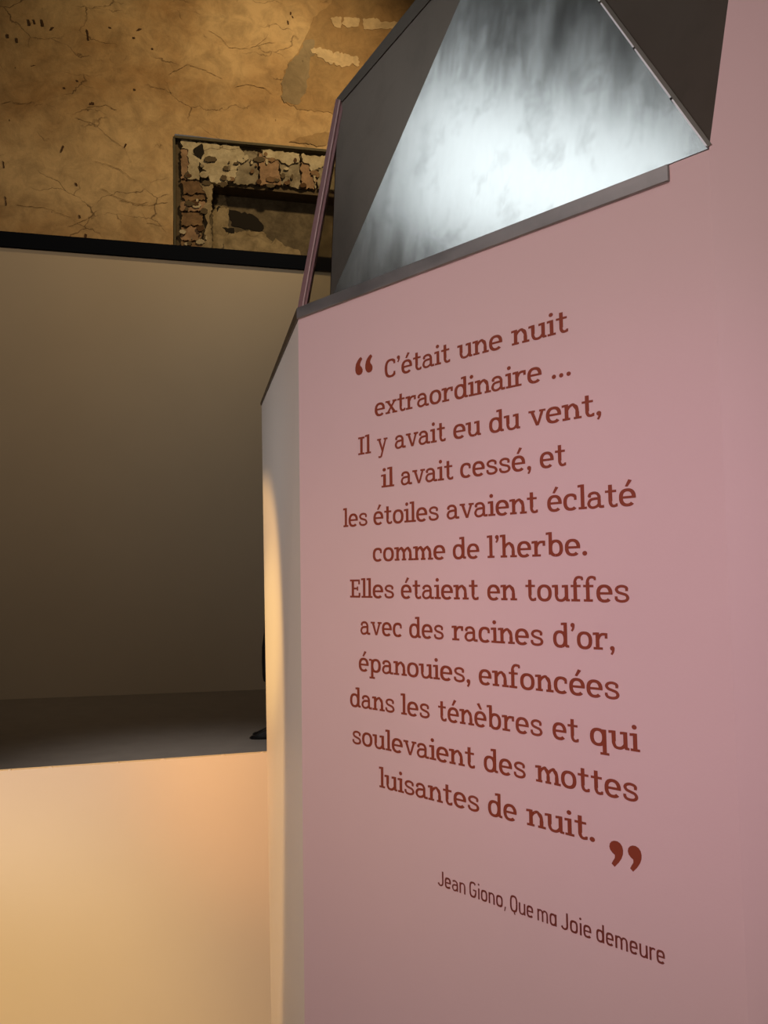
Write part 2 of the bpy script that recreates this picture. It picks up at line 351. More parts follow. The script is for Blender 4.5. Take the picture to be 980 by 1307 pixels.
stones = [
 ('plaster_piece', [(128, 118), (430, 152), (455, 185), (400, 330), (330, 350), (285, 335), (225, 235), (160, 165), (128, 160)], 'cream_flake', -.02),
 ('stone', [(455, 175), (525, 178), (530, 345), (455, 350), (395, 335)], 'stone_grey', -.03),
 ('stone', [(528, 182), (630, 222), (648, 350), (540, 352)], 'stone_red', -.015),
 ('stone', [(640, 225), (742, 232), (748, 368), (655, 352)], 'stone_grey', -.035),
 ('stone', [(752, 232), (830, 240), (828, 372), (755, 366)], 'stone_red', -.03),
 ('stone', [(840, 235), (1000, 240), (1000, 380), (838, 372)], 'stone_grey', -.02),
 ('plaster_piece', [(545, 165), (640, 175), (745, 190), (740, 235), (690, 250), (650, 235), (610, 215), (555, 200)], 'cream_flake', .0),
 ('plaster_piece', [(755, 190), (1000, 215), (990, 260), (870, 255), (830, 270), (828, 370), (815, 300), (800, 250), (760, 225)], 'cream_flake', .0),
 ('plaster_piece', [(165, 165), (215, 215), (222, 325), (165, 320)], 'cream_flake', -.005),
 ('stone', [(128, 165), (162, 168), (160, 318), (128, 320)], 'stone_red', -.02),
 ('brick', [(128, 328), (270, 345), (262, 392), (140, 400)], 'brick_brown', -.02),
 ('brick', [(135, 405), (255, 400), (250, 432), (150, 435)], 'brick_brown', -.05),
 ('brick', [(125, 440), (250, 438), (245, 488), (125, 485)], 'stone_red', -.015),
 ('brick', [(130, 495), (235, 495), (240, 560), (130, 562)], 'brick_brown', -.03),
 ('brick', [(128, 572), (230, 572), (232, 640), (130, 640)], 'stone_red', -.04),
 ('brick', [(125, 648), (270, 648), (270, 760), (125, 760)], 'brick_brown', -.02),
 ('plaster_piece', [(225, 345), (292, 348), (288, 470), (275, 520), (290, 620), (285, 760), (235, 760), (240, 640), (262, 560), (245, 470), (268, 420)], 'niche_light', -.01)]
M['niche_light'] = old_plaster('dusty_jamb_plaster', (.34, .27, .17, 1), (.22, .17, .10, 1), 1, 1, 7.0)
for i, (nm, pts, mt, out) in enumerate(stones):
    blob(nm, S2(pts), M[mt], out, .10, 2.0, 2, seed=20 + i)
rs = random.Random(5)
for i in range(58):
    if i < 40: cx, cy = rs.uniform(238, 412), rs.uniform(190, 233); cy += (cx - 238) * .06
    else: cx, cy = rs.uniform(233, 266), rs.uniform(238, 312)
    r_ = rs.uniform(1.2, 4.2); el_ = rs.uniform(.5, 2.2)
    blob('chip', [(cx + r_ * el_ * math.cos(a * .9 + i), cy + r_ * math.sin(a * .9 + i)) for a in range(7)],
         M[rs.choice(['mark', 'mortar', 'mortar', 'cream_flake', 'stone_grey', 'brick_brown'])], rs.uniform(.004, .012), .03, 1.2, 1.5, seed=100 + i)
blob('hole', S2([(190, 165), (235, 135), (248, 185), (232, 215), (200, 195)]), M['groove'], -.003, .04, .8, 3, seed=61)  # dark sheet, shade inside the hole is its colour
# marks on the niche back
def nb(name, pts, mat, seed, out=.012):
    k = (DEP) # shift of the plane
    P = []
    for i in range(len(pts)):
        a = Vector(pts[i]); b = Vector(pts[(i + 1) % len(pts)]); n_ = max(1, int((b - a).length / 3))
        for j in range(n_):
            q = a.lerp(b, j / n_); q += Vector((noise.noise(Vector((q.x, q.y, seed)) * .35), noise.noise(Vector((q.x, q.y, seed + 3)) * .35))) * 2.4
            P.append(W(q.x, q.y, -DEP + out))
    prism(name, P, -pn * .01, mat, wb)
nb('hole', S2([(372, 478), (420, 488), (495, 505), (540, 540), (557, 562), (552, 592), (480, 585), (440, 572), (395, 568), (385, 530)]), M['groove'], 70)  # flat dark sheets in place of the shade inside real holes
nb('hole', S2([(318, 460), (330, 465), (322, 490), (308, 486)]), M['groove'], 71)
nb('hole', S2([(345, 570), (400, 578), (405, 600), (360, 600)]), M['groove'], 72)
nb('plaster_piece', S2([(520, 670), (560, 660), (600, 655), (618, 632), (640, 640), (660, 668), (740, 690), (760, 780), (520, 780)]), M['niche_light'], 73)
nb('plaster_piece', S2([(292, 350), (340, 370), (375, 470), (372, 600), (330, 700), (292, 740)]), M['niche_light'], 74, .008)
nb('plaster_piece', S2([(345, 610), (480, 590), (560, 600), (600, 650), (520, 700), (350, 690)]), M['niche_light'], 75, .006)

# left wall of the hall with a tall daylit window (mirrored in the steel)
XL = -6.6
WY0, WY1, WZ0, WZ1 = -3.7, 3.1, 6.2, 10.1
def yz(name, y0, y1, z0, z1, x0=XL - .4, x1=XL, mat=M['hall'], parent=None):
    return box(name, ((x0 + x1) / 2, (y0 + y1) / 2, (z0 + z1) / 2), (x1 - x0, y1 - y0, z1 - z0), mat, parent)
def holed(name, y0, y1, z0, z1):
    V = []; 
    for x in (XL, XL - .4):
        V += [(x, y0, z0), (x, y1, z0), (x, y1, z1), (x, y0, z1), (x, WY0, WZ0), (x, WY1, WZ0), (x, WY1, WZ1), (x, WY0, WZ1)]
    Fc = []
    for b in (0, 8):
        Fc += [(b, b + 1, b + 5, b + 4), (b + 1, b + 2, b + 6, b + 5), (b + 2, b + 3, b + 7, b + 6), (b + 3, b, b + 4, b + 7)]
    for i in range(4):
        Fc += [(i, (i + 1) % 4, 8 + (i + 1) % 4, 8 + i), (4 + i, 4 + (i + 1) % 4, 12 + (i + 1) % 4, 12 + i)]
    return struct(link(name, V, Fc, M['hall']))
holed('wall_left', -6.3, 11.5, 0, 13)
wn = struct(empty('window_1', (XL - .2, (WY0 + WY1) / 2, WZ0)))
wn['label'] = 'tall daylit window in the left wall, outside the photograph'
def wpart(n_, *a, **k): rel(yz(n_, *a, **k), wn).parent = wn
for i in range(3):
    for k in range(4):
        ya = WY0 + (WY1 - WY0) * i / 3; yb = WY0 + (WY1 - WY0) * (i + 1) / 3
        za = WZ0 + (WZ1 - WZ0) * k / 4; zb = WZ0 + (WZ1 - WZ0) * (k + 1) / 4
        wpart('pane', ya + .02, yb - .02, za + .02, zb - .02, XL - .26, XL - .24, M['pane'])
for i in range(4): wpart('mullion', WY0 + (WY1 - WY0) * i / 3 - .025, WY0 + (WY1 - WY0) * i / 3 + .025, WZ0, WZ1, XL - .28, XL - .2, M['frame'])
for k in range(5): wpart('glazing_bar', WY0, WY1, WZ0 + (WZ1 - WZ0) * k / 4 - .02, WZ0 + (WZ1 - WZ0) * k / 4 + .02, XL - .27, XL - .21, M['frame'])

struct(box('wall_right', (6.1, 4.6, 6.5), (.2, 21.8, 13), M['hall']))

# ------------------------------------------------------------------ the quote column
az = math.radians(45.48749)
N = Vector((math.cos(az), math.sin(az), 0))            # into the column
D = Vector((-math.sin(az), math.cos(az), 0))           # leftwards and away
P0 = Vector((.225, 1.5, 1.7)); K = P0.dot(N)
def tp(u, z, out=0.0): return N * (K - out) + D * u + Z * z
def on_text(x, y, out=0.0): return on_plane(x, y, P0 - N * out, N)
def u_at(x, z):                                        # u on the text plane whose picture x is given
    lo, hi = -.2, 3.0
    for _ in range(50):
        mid = (lo + hi) / 2
        if px(tp(mid, z))[0] > x: lo = mid
        else: hi = mid
    return (lo + hi) / 2
ZT = 1.7 + .650; ZM = 1.7 + .6795                      # bottom and top of the steel trim
col_root = empty('quote_column', tp(.9, 0)); tag(col_root, 'pink faceted exhibition column with French quotation and folded steel top', 'display column')
def cpart(o): 
    o.parent = col_root; rel(o, col_root); return o
uL0 = u_at(390.5, 0.02); uL1 = on_text(382, 400).dot(D); uR0 = u_at(905 + .047 * 1119 + 0, .1 + 0)
D_pt = on_text(905, 188); uR = D_pt.dot(D)
uLt = on_text(380.5, 408).dot(D)
lean = (on_text(389, 1240).dot(D) - on_text(381.5, 420).dot(D)) / (on_text(389, 1240).z - on_text(381.5, 420).z)
uLb = uLt - lean * ZT
LB = tp(uLb, 0); LT = tp(uLt, ZM)
front = cpart(prism('front_panel', [tp(uR, 0), LB, LT, tp(uR, ZM)], N * .03, M['pink'])); front['label'] = 'pink front panel carrying the quotation'
# left side facet, level top, seen at a grazing angle
FT = at_z(333.7, 517.5, ZT)                            # far top corner
lt0 = tp(uLt, ZT)
fd = (FT - lt0); fd.z = 0; fd.normalize(); fn = Vector((fd.y, -fd.x, 0))
if fn.dot(EYE - FT) < 0: fn = -fn
FBt = on_plane(346, 1300, FT, fn); fl = (FT - FBt); FB = FT - fl * (FT.z / fl.z)
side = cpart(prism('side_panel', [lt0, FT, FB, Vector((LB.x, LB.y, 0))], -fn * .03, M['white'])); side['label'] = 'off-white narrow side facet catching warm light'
# trim running round both level top edges
tr0 = on_text(855, 221).dot(D)
trim = cpart(bevel(prism('steel_trim', [tp(tr0, ZT, .006), tp(uLt, ZT, .006), tp(uLt, ZM, .006), tp(tr0, ZM, .006)], N * .006, M['steel_trim']), .0015, 1))
ls = (LT - lt0).length
cpart(prism('steel_trim', [lt0 + fn * .004, FT + fn * .004, FT + fn * .004 + Z * .010, tp(uLt, ZM) + fn * .004], -fn * .03, M['steel_lip']))
# right facet: turns towards the camera
rd = Vector((.93, -.37, 0)).normalized(); rn = Vector((-rd.y, rd.x, 0)); 
if rn.dot(EYE - D_pt) < 0: rn = -rn
G = on_plane(951, -165, D_pt, rn); G2 = on_plane(962, -260, D_pt, rn)
Rz0 = tp(uR, 0)
right = cpart(prism('side_panel', [Rz0, D_pt, G, G2, G2 + rd * .62, Rz0 + rd * 1.0], -rn * .03, M['pink'])); right['label'] = 'pink right facet rising above the steel faces'

# steel faces
TH = math.radians(8)
n2 = (-N * math.cos(TH) + Z * math.sin(TH))            # outward normal of the bright leaning face
C_pt = on_text(424, 377, -.006)
top_pt = tp(uR, ZM, -.002)
Cc = tp(C_pt.dot(D), ZM, -.002)
def f2(x, y): return on_plane(x, y, Cc, n2)
C2 = f2(424, 378); D2 = f2(905, 189); T2 = f2(653, -152)
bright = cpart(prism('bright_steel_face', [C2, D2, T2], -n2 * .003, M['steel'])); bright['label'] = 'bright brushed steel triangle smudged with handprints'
Bp = EYE + ray(432, 126) * 2.06
n1 = (T2 - C2).cross(Bp - C2).normalized()
if n1.dot(EYE - C2) < 0: n1 = -n1
def f1(x, y, out=0): return on_plane(x, y, C2 + n1 * out, n1)
C1 = f1(421.5, 379)
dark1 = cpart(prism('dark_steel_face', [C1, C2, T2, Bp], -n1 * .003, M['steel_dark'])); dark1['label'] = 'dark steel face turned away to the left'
# folded lip along its upper edge
cpart(prism('folded_lip', [f1(430, 126, .0005), f1(437, 130, .0005), f1(546, 0 + 4, .0005), f1(665, -140, .0005), f1(653, -152, .0005)], n1 * .0015, M['steel_lip']))
# back flange so that the crystal is closed from the side
n3 = (T2 - D2).cross(G - D2).normalized()
if n3.dot(EYE - D2) < 0: n3 = -n3
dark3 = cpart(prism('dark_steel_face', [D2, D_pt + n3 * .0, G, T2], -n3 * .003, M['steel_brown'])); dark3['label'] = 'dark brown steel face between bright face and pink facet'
# seam flange with clips along the right edge of the bright face
e = (T2 - D2); el = e.length; eu = e / el; inn = n2.cross(eu).normalized()
if inn.dot(C2 - D2) < 0: inn = -inn
def epar(x, y):
    q = f2(x, y); return (q - D2).dot(eu)
notch = [epar(859, 127), epar(810, 64), epar(767, 5), epar(725, -52), epar(690, -100)]
marks = [0.0] + notch + [el]
cpart(prism('seam_backing', [D2 + n2 * .001, T2 + n2 * .001, T2 + n2 * .001 - inn * .007, D2 + n2 * .001 - inn * .006], n2 * .004, M['steel_dark']))
for a, b in zip(marks, marks[1:]):
    p, q = D2 + eu * (a + .003) + n2 * .001, D2 + eu * (b - .003) + n2 * .001
    cpart(prism('seam_flange', [p + inn * .0028, q + inn * .0028, q, p], n2 * .004, M['steel_edge']))
for s_ in notch:
    p = D2 + eu * s_ + n2 * .001
    cpart(box('seam_clip', p - inn * .0005, (.006, .0085, .007), M['groove'], None, (eu, inn, n2)))
# acrylic wing at the left with its edge bar, rose light painted in as colour
A_ = tp(uLt, ZM, -.003); wn1 = (Bp - A_).cross(C2 - A_).normalized()
if wn1.dot(EYE - A_) < 0: wn1 = -wn1
def wg(x, y, out=0): return on_plane(x, y, A_ + wn1 * out, wn1)
pane = cpart(prism('acrylic_pane', [wg(389, 391), wg(421, 378), wg(430, 150), wg(433.5, 129)], -wn1 * .006, M['acrylic'])); pane['label'] = 'clear pane between rose edge bar and dark steel'
cpart(prism('edge_bar', [wg(379.5, 394), wg(386, 392), wg(433.5, 127), wg(428.5, 126)], -wn1 * .012, M['rose']))
cpart(prism('edge_bar', [wg(386, 392, .001), wg(391, 390, .001), wg(437, 140, .001), wg(434.5, 127, .001)], -wn1 * .010, M['rose']))
cpart(prism('edge_bead', [wg(386, 392, .003), wg(387.3, 391.6, .003), wg(434.8, 128, .003), wg(433.4, 127.4, .003)], wn1 * .002, M['rose_line']))

#GLYPHS
# ------------------------------------------------------------------ slab-serif stroke letters (x-height = 1)
SW, SH = .225, .18
def rect(x0, y0, x1, y1): return [[(x0, y0), (x1, y0), (x1, y1), (x0, y1)]]
def pol(*p): return [list(p)]
def sgn(v, p): return math.copysign(abs(v) ** p, v)
def arc(cx, cy, rx, ry, a0, a1, wx=SW, wy=SH, p=2.35, n=30):
    out = []; k = 2 / p; pr = None
    for i in range(n + 1):
        a = math.radians(a0 + (a1 - a0) * i / n); c, s = sgn(math.cos(a), k), sgn(math.sin(a), k)
        o = (cx + rx * c, cy + ry * s); q = (cx + (rx - wx) * c, cy + (ry - wy) * s)
        if pr: out.append([pr[0], o, q, pr[1]])
        pr = (o, q)
    return out
def disc(cx, cy, r, n=18): return [[(cx + r * math.cos(2 * math.pi * i / n), cy + r * math.sin(2 * math.pi * i / n)) for i in range(n)]]
def spl(pts, w=.19, n=7, w1=None):
    P = [Vector(p) for p in pts]; P = [2 * P[0] - P[1]] + P + [2 * P[-1] - P[-2]]; Q = []
    for i in range(1, len(P) - 2):
        for j in range(n):
            t = j / n; a, b, c, d = P[i - 1], P[i], P[i + 1], P[i + 2]
            Q.append(.5 * ((2 * b) + (c - a) * t + (2 * a - 5 * b + 4 * c - d) * t * t + (3 * b - a - 3 * c + d) * t ** 3))
    Q.append(P[-2]); out = []; pr = None
    for i, q in enumerate(Q):
        t = (Q[min(i + 1, len(Q) - 1)] - Q[max(i - 1, 0)]).normalized(); nn = Vector((-t.y, t.x))
        ww = w if w1 is None else w + (w1 - w) * i / (len(Q) - 1)
        # verticals are a little heavier than horizontals
        ww *= 1.0 - .14 * abs(t.x)
        L, R = q + nn * ww / 2, q - nn * ww / 2
        if pr: out.append([tuple(pr[0]), tuple(L), tuple(R), tuple(pr[1])])
        pr = (L, R)
    return out
def foot(x, y=0, l=.14, r=.14): return rect(x - l, y, x + SW + r, y + .145)
def flag(x, top): return pol((x - .15, top - .19), (x + .02, top - .15), (x + .02, top), (x + SW, top), (x + SW, top - .1), (x + .02, top - .12), (x + .02, top), (x - .15, top - .035))
def flag(x, top): return pol((x - .17, top - .175), (x + .05, top - .15), (x + .05, top), (x - .17, top - .02))
def stem(x, y0, y1): return rect(x, y0, x + SW, y1)
def arch(x0, x1): return spl([(x0 + .06, .66), (x0 + .16, .80), (x0 + .32, .905), (x0 + .5 * (x1 - x0) + .16, .915), (x1 - .03, .80), (x1 + .1, .58), (x1 + SW / 2, .45)], .19)[0:-7] + spl([(x1 - .10, .87), (x1 + .045, .79), (x1 + .1, .62), (x1 + SW / 2, .4)], .2) + stem(x1, 0, .45)
X = .15
def comma(x, y): return disc(x + .15, y + .12, .14) + pol((x + .06, y + .02), (x + .285, y + .13), (x + .28, y + .02), (x + .24, y - .12), (x + .14, y - .27), (x + .03, y - .21), (x + .10, y - .09), (x + .12, y + .0))
ACU = pol((.38, 1.14), (.53, 1.11), (.78, 1.47), (.58, 1.54)); GRA = pol((.64, 1.14), (.49, 1.11), (.24, 1.47), (.44, 1.54))
_e = arc(.5, .49, .47, .53, 0, 316) + rect(.10, .43, .965, .575)
_a = spl([(.14, .70), (.22, .86), (.42, .925), (.62, .88), (.73, .72), (.74, .55), (.74, .25), (.78, .10), (.90, .075), (1.02, .09)], .195) + rect(.1, .66, .27, .80) + \
     spl([(.74, .575), (.52, .575), (.26, .53), (.135, .36), (.14, .20), (.26, .07), (.44, .055), (.62, .13), (.74, .26)], .185)
GL = {
 'i': (flag(X, 1) + stem(X, 0, 1) + foot(X) + disc(X + .09, 1.34, .135), .50),
 'l': (flag(X, 1.5) + stem(X, 0, 1.5) + foot(X), .50),
 'n': (flag(X, 1) + stem(X, 0, 1) + foot(X, r=.10) + arch(X + .1, .78) + foot(.78, l=.10), 1.13),
 'h': (flag(X, 1.5) + stem(X, 0, 1.5) + foot(X, r=.10) + arch(X + .1, .78) + foot(.78, l=.10), 1.13),
 'm': (flag(X, 1) + stem(X, 0, 1) + foot(X, r=.06) + arch(X + .1, .70) + foot(.70, l=.08, r=.08) + arch(.80, 1.25) + foot(1.25, l=.06), 1.60),
 'u': (flag(.13, 1) + stem(.13, .4, 1) + spl([(.2325, .5), (.235, .3), (.33, .10), (.52, .045), (.70, .10), (.85, .27)], .195) + flag(.76, 1) + stem(.76, .12, 1) + pol((.76, .25), (.76, .12), (.86, .0), (1.08, -.0), (1.08, .13), (.96, .16)), 1.12),
 'r': (flag(X, 1) + stem(X, 0, 1) + foot(X, r=.2) + spl([(.30, .62), (.40, .80), (.55, .90), (.80, .905)], .19) + rect(.70, .66, .87, .98), .93),
 't': (stem(.22, .35, 1.32) + rect(.03, .855, .68, 1.0) + spl([(.3225, .45), (.325, .26), (.40, .10), (.53, .055), (.72, .10)], .195) + rect(.62, .07, .74, .20), .78),
 'f': (stem(.18, 0, 1.15) + spl([(.2825, 1.0), (.29, 1.22), (.38, 1.40), (.54, 1.455), (.76, 1.41)], .19) + rect(.66, 1.27, .80, 1.44) + rect(.02, .855, .64, 1.0) + foot(.18, r=.18), .76),
 'b': (flag(X, 1.5) + stem(X, .1, 1.5) + arc(.60, .49, .45, .53, 0, 360) , 1.12),
 'd': (flag(.74, 1.5) + stem(.74, .1, 1.5) + arc(.49, .49, .455, .53, 0, 360) + pol((.80, .2), (.80, .06), (.90, 0), (1.08, 0), (1.08, .14), (.95, .18)), 1.12),
 'p': (flag(X, 1) + stem(X, -.48, .95) + arc(.60, .50, .45, .52, 0, 360) + foot(X, -.48), 1.12),
 'q': (stem(.74, -.48, .97) + arc(.49, .50, .455, .52, 0, 360) + foot(.74, -.48), 1.12),
 'e': (_e, 1.02), 'é': (_e + ACU, 1.02), 'è': (_e + GRA, 1.02),
 'c': (arc(.5, .49, .47, .53, 46, 314) + rect(.70, .60, .86, .86), .95),
 'o': (arc(.5, .49, .48, .53, 0, 360), 1.03),
 's': (spl([(.76, .72), (.70, .86), (.48, .925), (.26, .87), (.17, .73), (.26, .58), (.48, .50), (.70, .42), (.79, .26), (.70, .11), (.46, .055), (.22, .11), (.13, .26)], .185) + rect(.66, .64, .82, .82) + rect(.06, .17, .22, .34), .93),
 'a': (_a, 1.05),
 'v': (pol((.10, .95), (.32, .95), (.64, .0), (.46, .0)) + pol((.80, .95), (.98, .95), (.64, 0), (.49, 0)) + rect(0, .86, .42, 1) + rect(.68, .86, 1.08, 1), 1.06),
 'y': (pol((.10, .95), (.32, .95), (.645, .0), (.46, .02)) + pol((.80, .95), (.98, .95), (.50, -.42), (.33, -.36)) + spl([(.45, -.33), (.34, -.42), (.14, -.40)], .17) + rect(0, .86, .42, 1) + rect(.68, .86, 1.08, 1), 1.06),
 'x': (pol((.10, .93), (.34, .93), (.96, .07), (.72, .07)) + pol((.74, .93), (.94, .93), (.30, .07), (.10, .07)) + rect(0, .86, .42, 1) + rect(.64, .86, 1.02, 1) + rect(0, 0, .42, .14) + rect(.62, 0, 1.06, .14), 1.04),
 ',': (comma(.05, 0), .42), "'": (comma(.05, 1.24), .42), '.': (disc(.2, .12, .145), .42),
 '…': (disc(.15, .12, .14) + disc(.62, .12, .14) + disc(1.09, .12, .14), 1.25),
 'C': (arc(.63, .69, .55, .72, 44, 316, SW + .01, SH, 2.5) + rect(.88, .98, 1.05, 1.25) + rect(.88, .13, 1.05, .40), 1.13),
 'I': (stem(.22, 0, 1.4) + rect(.04, 0, .61, .15) + rect(.04, 1.25, .61, 1.4), .66),
 'E': (stem(.18, 0, 1.4) + rect(.02, 0, .98, .15) + rect(.02, 1.25, .95, 1.4) + rect(.3, .63, .78, .775) + rect(.80, 1.02, .96, 1.3) + rect(.83, .1, 1.0, .38) + rect(.66, .54, .80, .86), 1.08)}
LW = .178
def sarc(*a, **k): return arc(*a, LW, LW, 3.0, **k)
SG = {
 'J': (spl([(.60, 1.42), (.60, .9), (.60, .38), (.54, .16), (.36, .06), (.18, .10), (.06, .27)], LW), .80),
 'e': (sarc(.42, .5, .37, .52, 0, 322) + rect(.08, .45, .79, .585), .88),
 'a': (spl([(.12, .86), (.34, .94), (.56, .88), (.66, .68), (.66, .0)], LW) + spl([(.66, .58), (.38, .57), (.16, .48), (.12, .26), (.24, .07), (.44, .06), (.66, .22)], LW), .86),
 'α': (sarc(.43, .5, .37, .52, 0, 360) + rect(.65, 0, .65 + LW, 1.0), .92),
 'n': (rect(.06, 0, .06 + LW, 1) + spl([(.14, .72), (.26, .90), (.44, .945), (.62, .86), (.68, .62), (.68, 0)], LW), .88),
 'i': (rect(.08, 0, .08 + LW, 1) + disc(.157, 1.34, .105), .36),
 'o': (sarc(.43, .5, .38, .52, 0, 360), .90),
 ',': (pol((.12, .18), (.27, .18), (.16, -.22), (.05, -.22)), .42),
 'G': (sarc(.48, .7, .43, .73, 38, 345) + rect(.76, .3, .91, .74) + rect(.50, .60, .91, .74), 1.03),
 'Q': (sarc(.48, .7, .43, .73, 0, 360) + pol((.40, .10), (.55, .12), (.66, -.22), (.50, -.22)), 1.0),
 'u': (spl([(.14, 1), (.14, .38), (.20, .14), (.38, .055), (.56, .10), (.68, .28)], LW) + rect(.62, 0, .62 + LW, 1), .88),
 'm': (rect(.06, 0, .06 + LW, 1) + spl([(.14, .72), (.26, .90), (.42, .945), (.58, .86), (.64, .62), (.64, 0)], LW) + spl([(.64, .72), (.76, .90), (.92, .945), (1.08, .86), (1.14, .62), (1.14, 0)], LW), 1.34),
 'd': (sarc(.43, .5, .37, .52, 0, 360) + rect(.65, 0, .65 + LW, 1.45), .93),
 'r': (rect(.06, 0, .06 + LW, 1) + spl([(.14, .68), (.26, .88), (.42, .94), (.58, .90)], LW), .62)}

PANEL_LABEL = {}
def word_polys(txt, table, track=0.005):
    polys = []; x = 0
    for ch in txt:
        g_, adv = table[ch]
        polys += [[(a + x, b) for a, b in p] for p in g_]; x += adv + track
    lo = min(a for p in polys for a, b in p); hi = max(a for p in polys for a, b in p)
    return polys, lo, hi
def put_line(name, z, words, xh, table, mat, parent):
    V = []; Fc = []; k = 0
    for txt, x0, x1 in words:
        polys, lo, hi = word_polys(txt, table)
        ua, ub = u_at(x0, z), u_at(x1, z); sc = (ua - ub) / (hi - lo)
        for p in polys:
            area = sum(p[i][0] * p[(i + 1) % len(p)][1] - p[(i + 1) % len(p)][0] * p[i][1] for i in range(len(p)))
            if area < 0: p = p[::-1]
            out = .0003 + .0000025 * (k % 90); k += 1; b = len(V)
            V += [tp(ua - (a - lo) * sc, z + y * xh, out) for a, y in p]; Fc.append(tuple(range(b, b + len(p))))
    me = bpy.data.meshes.new(name); me.from_pydata([tuple(v - front_loc) for v in V], [], Fc); me.update(); me.materials.append(mat)
    o = bpy.data.objects.new(name, me); o.location = front_loc; COL.objects.link(o); o.parent = parent; return o
front_loc = tp(.9, 1.4)
XH = .0293
LINES = [
 (.442, [("C'était", 491.1, 574.7), ('une', 583.9, 641.4), ('nuit', 652.7, 725.3)]),
 (.3606, [('extraordinaire', 478.4, 691.6), ('…', 704.2, 728.6)]),
 (.2793, [('Il', 457.2, 473.6), ('y', 481.3, 494.8), ('avait', 503.9, 568.9), ('eu', 578.6, 614), ('du', 624.4, 664.1), ('vent,', 674.9, 767.5)]),
 (.198, [('il', 486.4, 503.2), ('avait', 511.6, 578.6), ('cessé,', 587.4, 678), ('et', 689.1, 722.7)]),
 (.1168, [('les', 438, 469), ('étoiles', 476.6, 560.1), ('avaient', 570.1, 686.7), ('éclaté', 698.6, 812)]),
 (.0357, [('comme', 475.8, 568.5), ('de', 578, 611.9), ("l'herbe.", 621.8, 749.5)]),
 (-.0452, [('Elles', 446.8, 503), ('étaient', 511.7, 611), ('en', 622, 660.1), ('touffes', 671, 803.5)]),
 (-.1267, [('avec', 460, 512.9), ('des', 522.3, 566.5), ('racines', 576.7, 693.7), ("d'or,", 706.1, 784.7)]),
 (-.2080, [('épanouies,', 457.9, 600.4), ('enfoncées', 611.1, 791)]),
 (-.2890, [('dans', 446.8, 503.7), ('les', 511.6, 548.6), ('ténèbres', 559.4, 692.7), ('et', 705.4, 738.9), ('qui', 753.2, 817.2)]),
 (-.3702, [('soulevaient', 449.9, 606.3), ('des', 617.5, 671.2), ('mottes', 683.5, 814.9)]),
 (-.4512, [('luisantes', 483.8, 611.9), ('de', 623, 659.7), ('nuit.', 672, 759.5)])]
for v, words in LINES:
    put_line('text_line', 1.7 + v, words, XH, GL, M['ink'], front)
o = put_line('author_line', 1.7 - .6130, [('Jean', 558.9, 594.3), ('Giono,', 599.2, 645.9), ('Que', 651.2, 680.7), ('mα', 686, 710.7), ('Joie', 716.1, 755), ('demeure', 761.3, 849)], .0203, SG, M['ink2'], front)
o['label'] = 'small sans-serif author line'
# big quotation marks
def qmark(name, pix, mat=M['ink']):
    P = [on_text(x, y, .0004) for x, y in pix]
    me = bpy.data.meshes.new(name); me.from_pydata([tuple(p - front_loc) for p in P], [], [tuple(range(len(P)))]); me.materials.append(mat)
    o = bpy.data.objects.new(name, me); o.location = front_loc; COL.objects.link(o); o.parent = front
def close_px(ox, oy, s): return [(ox + a / s, oy + b / s) for a, b in
    [(712, 363), (735, 367), (757, 382), (772, 405), (779, 435), (778, 465), (768, 495), (748, 525), (717, 557), (694, 531), (706, 508), (718, 490), (718, 468), (700, 452), (683, 428), (677, 405), (681, 382), (694, 368)]]
qmark('closing_quote', close_px(660, 1010, 5.765))
qmark('closing_quote', close_px(660 + 136 / 5.765, 1010 + 35.5 / 5.765, 5.765))
def open_px(dx, dy): return [(453.2 + dx + a, 455.2 + dy + b) for a, b in
    [(7.2, .2), (9.2, 2.8), (7.5, 6), (6.3, 9.5), (6.6, 11.6), (8.4, 13.4), (9.5, 16.2), (9.4, 19.4), (7.8, 22.4), (5, 23.9), (2.6, 23.3), (.8, 21), (.1, 17.8), (.2, 14), (1, 9.5), (2.8, 5.4), (4.8, 2.4)]]
qmark('opening_quote', open_px(0, 0)); qmark('opening_quote', open_px(12.7, -3.4))

# ------------------------------------------------------------------ low glowing parapet, butted against the far edge of the column
pq = Vector((3.48, 1.0, 0)).normalized(); pqn = Vector((pq.y, -pq.x, 0))
hit = EYE + ray(344, 960) * (((FB - EYE).dot(fd) + .015) / ray(344, 960).dot(fd)) 
hit = EYE + ray(343, 960.5) * ((FT - EYE).dot(FW) + .01)
zp = hit.z
par = empty('parapet', (hit.x - .8, hit.y - .25, 0)); tag(par, 'low cream parapet wall washed in yellow and orange light beside the column', 'low wall')
far = hit + pq * .45; near = hit - pq * 3.0
def ppt(p, z): return Vector((p.x, p.y, z))
body = prism('parapet_board', [ppt(near, 0), ppt(far, 0), ppt(far, zp), ppt(near, zp)], -pqn * .025, M['parapet']); body.parent = par; rel(body, par)
for x, wd in ((208, 5), (285, 3.5), (64, 4), (12, 3), (335, 3), (150, 2.5)):
    q = on_plane(x, 984 - .0696 * x, hit, pqn)
    c = box('edge_chip', ppt(q, zp + .0012) - pqn * .006, (wd * .0026, .012, .0035), M['parapet'], None, (pq, pqn, Z)); c.parent = par; rel(c, par)

